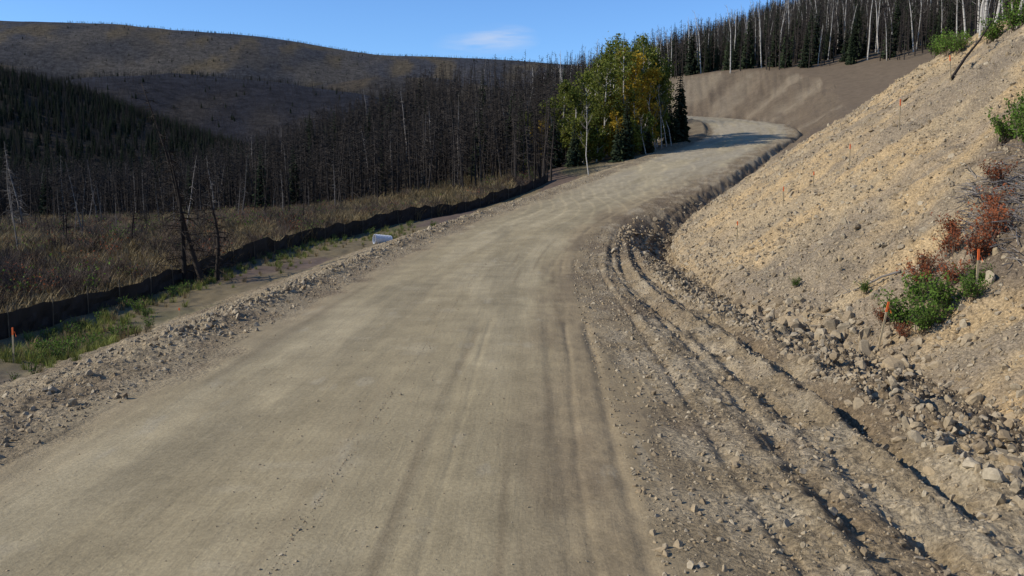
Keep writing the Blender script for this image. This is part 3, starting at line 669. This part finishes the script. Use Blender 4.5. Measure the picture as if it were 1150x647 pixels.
for k in range(620):
    x0 = random.gauss(11.3,.9); y0 = random.gauss(20.2,1.5)
    if x0 < .5*y0+.1: continue
    z0 = gz(x0,y0)+random.uniform(0,.28); a = random.uniform(0,3.14); l = random.uniform(.2,.9)
    v = Vector((math.cos(a)*l, math.sin(a)*l, random.uniform(-.1,.5)*l)); p = Vector((x0,y0,z0)); r0 = random.uniform(.004,.016)
    mb.tube([p-v*.5, p+Vector((random.gauss(0,.03),random.gauss(0,.03),.02)), p+v*.5], [r0,r0*.9,r0*.4], 4)
mb.obj('brush_pile', [M_grey])
def log(name, a, b_, r0, mat):
    random.seed(int(a[0]*100)); mb = MB(); A_ = Vector((a[0],a[1],gz(*a[:2])+a[2])); B_ = Vector((b_[0],b_[1],gz(*b_[:2])+b_[2]))
    mb.tube([A_, A_.lerp(B_,.33)+Vector((0,0,.05)), A_.lerp(B_,.66)+Vector((.05,0,.0)), B_], [r0,r0*.85,r0*.65,r0*.3], 7)
    for k in range(6):
        p = A_.lerp(B_, random.uniform(.3,.95)); mb.tube([p, p+Vector((random.uniform(-.4,.4),random.uniform(-.4,.4),random.uniform(0,.4)))], [r0*.3,.004], 4)
    mb.obj(name, [mat], smooth=True)
log('fallen_branch', (17.0,35.2,.1), (19.9,38.0,.9), .06, M_darktw)
log('fallen_branch', (9.0,20.5,.05), (8.1,21.6,.12), .03, M_grey)
log('fallen_branch', (10.4,17.6,.05), (9.9,16.5,.1), .03, M_grey)
log('fallen_branch', (12.6,21.6,.15), (10.9,18.6,.2), .035, M_grey)

# ------------------------------------------------------------------ survey stakes
M_or = simple_mat('orange_paint', (.75,.13,.03), (.85,.18,.05), 5, .6)
def stake(x, y, h=.9, lean=(0,0), flag=True):
    mb = MB(); w2, t2 = .020, .009
    L_ = Vector((lean[0], lean[1], h)); seg_ = [-.15,0,.78,.79,1.0]
    def ring(t):
        k = len(mb.v); c0 = L_*t
        tp = .35 if t < 0 else 1
        for a, b2 in ((-1,-1),(1,-1),(1,1),(-1,1)): mb.v.append((c0.x+a*w2*tp, c0.y+b2*t2*tp, c0.z))
        return k
    ks = [ring(t) for t in seg_]
    for q_ in range(4):
        for j in range(4):
            a0, a1 = ks[q_]+j, ks[q_]+(j+1) % 4; b0, b1 = ks[q_+1]+j, ks[q_+1]+(j+1) % 4
            mb.f.append((a0,a1,b1,b0)); mb.m.append(1 if q_ >= 2 else 0)
    k = ks[-1]; mb.f.append((k,k+1,k+2,k+3)); mb.m.append(1)
    if flag:
        c0 = L_*.86
        for q_ in range(2):
            a = c0+Vector((w2+.003+.03*q_, .01*math.sin(q_*2), -.03*q_*q_)); b2 = c0+Vector((w2+.003+.03*(q_+1), .01*math.sin(q_*2+2), -.03*(q_+1)**2))
            mb.quad(a, b2, b2+Vector((0,0,.04)), a+Vector((0,0,.04)), 1)
    mb.obj('survey_stake', [M_wood, M_or], (x, y, gz(x,y)))
stake(7.55,18.05,.95,(.18,.05)); stake(9.25,17.6,1.0,(.0,.0)); stake(14.4,33.6,1.1,(0,0),False); stake(17.0,35.2,1.0,(-.1,0),False); stake(10.4,34.3,.8,(0,0),False)
stake(8.6,34,.7,(0,0),False); stake(12.5,33.3,.8,(0,0),False); stake(-12.3,21.6,.85,(.02,0)); stake(11.4,33.9,.6,(0,0),False); stake(-10.2,27,.35,(0,0),False)

# ------------------------------------------------------------------ culvert pipe
M_pipe = simple_mat('galvanised_pipe', (.50,.51,.52), (.66,.67,.68), 6, .45)
mb = MB(); rad0 = .27; Ln = 1.0; NS = 28; st_ = 44
def ringp(x0, rr_):
    k = len(mb.v)
    for j in range(NS): th = 6.2832*j/NS; mb.v.append((x0, math.cos(th)*rr_, math.sin(th)*rr_))
    return k
ks = [ringp(-Ln/2+Ln*q_/st_, rad0+.012*math.sin(q_*1.55)) for q_ in range(st_+1)]
ki = [ringp(-Ln/2+Ln*q_/st_, rad0-.02+.012*math.sin(q_*1.55)) for q_ in range(st_+1)]
for K, fl in ((ks, False), (ki, True)):
    for q_ in range(st_):
        for j in range(NS):
            f = (K[q_]+j, K[q_]+(j+1) % NS, K[q_+1]+(j+1) % NS, K[q_+1]+j); mb.f.append(f[::-1] if fl else f); mb.m.append(0)
for e_ in (0, st_):
    for j in range(NS): mb.f.append((ks[e_]+j, ks[e_]+(j+1) % NS, ki[e_]+(j+1) % NS, ki[e_]+j)); mb.m.append(0)
o = mb.obj('culvert_pipe', [M_pipe], (-7.2, 49.5, gz(-7.2,49.5)+.18), smooth=True); o.rotation_euler = (0, .12, .5)

# ------------------------------------------------------------------ puddle
M_w, nt, b = mat_new('muddy_water'); b.inputs['Roughness'].default_value = .12; b.inputs['Specular IOR Level'].default_value = .5
tc = N(nt,'ShaderNodeTexCoord'); nt.links.new(ramp(nt, noise(nt, tc.outputs['Object'], 2), [(.3,(.10,.08,.05)),(.7,(.15,.12,.08))]), b.inputs['Base Color'])
mb = MB(); zc0 = float(np.mean(ground([7.1,7.1,7.2],[14.0,14.6,15.2])))+.02
for k in range(40):
    a = 6.2832*k/40; q_ = 1+.3*math.sin(3*a+1)+.15*math.sin(7*a)
    mb.v.append((7.15+.45*q_*math.cos(a), 14.5+1.5*q_*math.sin(a), zc0))
mb.f.append(tuple(range(40))); mb.m.append(0); mb.obj('puddle', [M_w])

# ------------------------------------------------------------------ light, sky, camera
el = math.radians(31); az = Vector((-.9,-.16)).normalized()
ts_ = Vector((az.x*math.cos(el), az.y*math.cos(el), math.sin(el)))
sun = bpy.data.lights.new('sun', 'SUN'); sun.energy = 5.0; sun.angle = math.radians(.5); sun.color = (1,.92,.79)
so = bpy.data.objects.new('sun', sun); so.rotation_euler = ts_.to_track_quat('Z','Y').to_euler(); so.location = (-30,-10,40); scene.collection.objects.link(so)
wd = bpy.data.worlds.new('World'); scene.world = wd; wd.use_nodes = True; nt = wd.node_tree
bg = nt.nodes['Background']; sk = N(nt, 'ShaderNodeTexSky'); sk.sky_type = 'NISHITA'; sk.sun_disc = False
sk.sun_elevation = el; sk.sun_rotation = math.atan2(az.x, az.y); sk.air_density = 1.0; sk.dust_density = .1; sk.ozone_density = 3.0; sk.altitude = 1000
tint = N(nt,'ShaderNodeMix', data_type='RGBA', blend_type='MULTIPLY'); tint.inputs[0].default_value = 1; nt.links.new(sk.outputs[0], tint.inputs[6]); tint.inputs[7].default_value = (.80,1.08,1.42,1)
tc = N(nt,'ShaderNodeTexCoord'); mp = N(nt,'ShaderNodeMapping'); mp.inputs['Scale'].default_value = (6,6,42); nt.links.new(tc.outputs['Generated'], mp.inputs[0])
nz = noise(nt, mp.outputs[0], 2.2, 6, .55)
def blob(dirv, r_, amt):
    dt = N(nt,'ShaderNodeVectorMath', operation='MULTIPLY'); nt.links.new(tc.outputs['Generated'], dt.inputs[0]); dt.inputs[1].default_value = (1,1,2.6)
    ds = N(nt,'ShaderNodeVectorMath', operation='DISTANCE'); nt.links.new(dt.outputs[0], ds.inputs[0]); v = Vector(dirv).normalized(); ds.inputs[1].default_value = (v.x,v.y,v.z*2.6)
    return math_(nt,'MULTIPLY', mapr(nt, nz, .40, .62, 0.1, 1), mapr(nt, ds.outputs['Value'], .008, r_, amt, 0))
cl = math_(nt, 'ADD', blob((-.012,1,.152), .045, .5), blob((-.05,1,.144), .04, .25))
mx = N(nt,'ShaderNodeMix', data_type='RGBA'); nt.links.new(cl, mx.inputs[0]); nt.links.new(tint.outputs[2], mx.inputs[6]); mx.inputs[7].default_value = (5.6,5.9,6.6,1)
nt.links.new(mx.outputs[2], bg.inputs[0]); bg.inputs[1].default_value = .125
cam = bpy.data.cameras.new('camera'); cam.lens = 31.3; cam.sensor_width = 36; cam.clip_end = 15000; cam.clip_start = .1
co = bpy.data.objects.new('camera', cam); co.location = (0,0,3); co.rotation_euler = (math.radians(90-7),0,0); scene.collection.objects.link(co); scene.camera = co
print('terrain verts', nv, 'camera ground', gz(0,0))
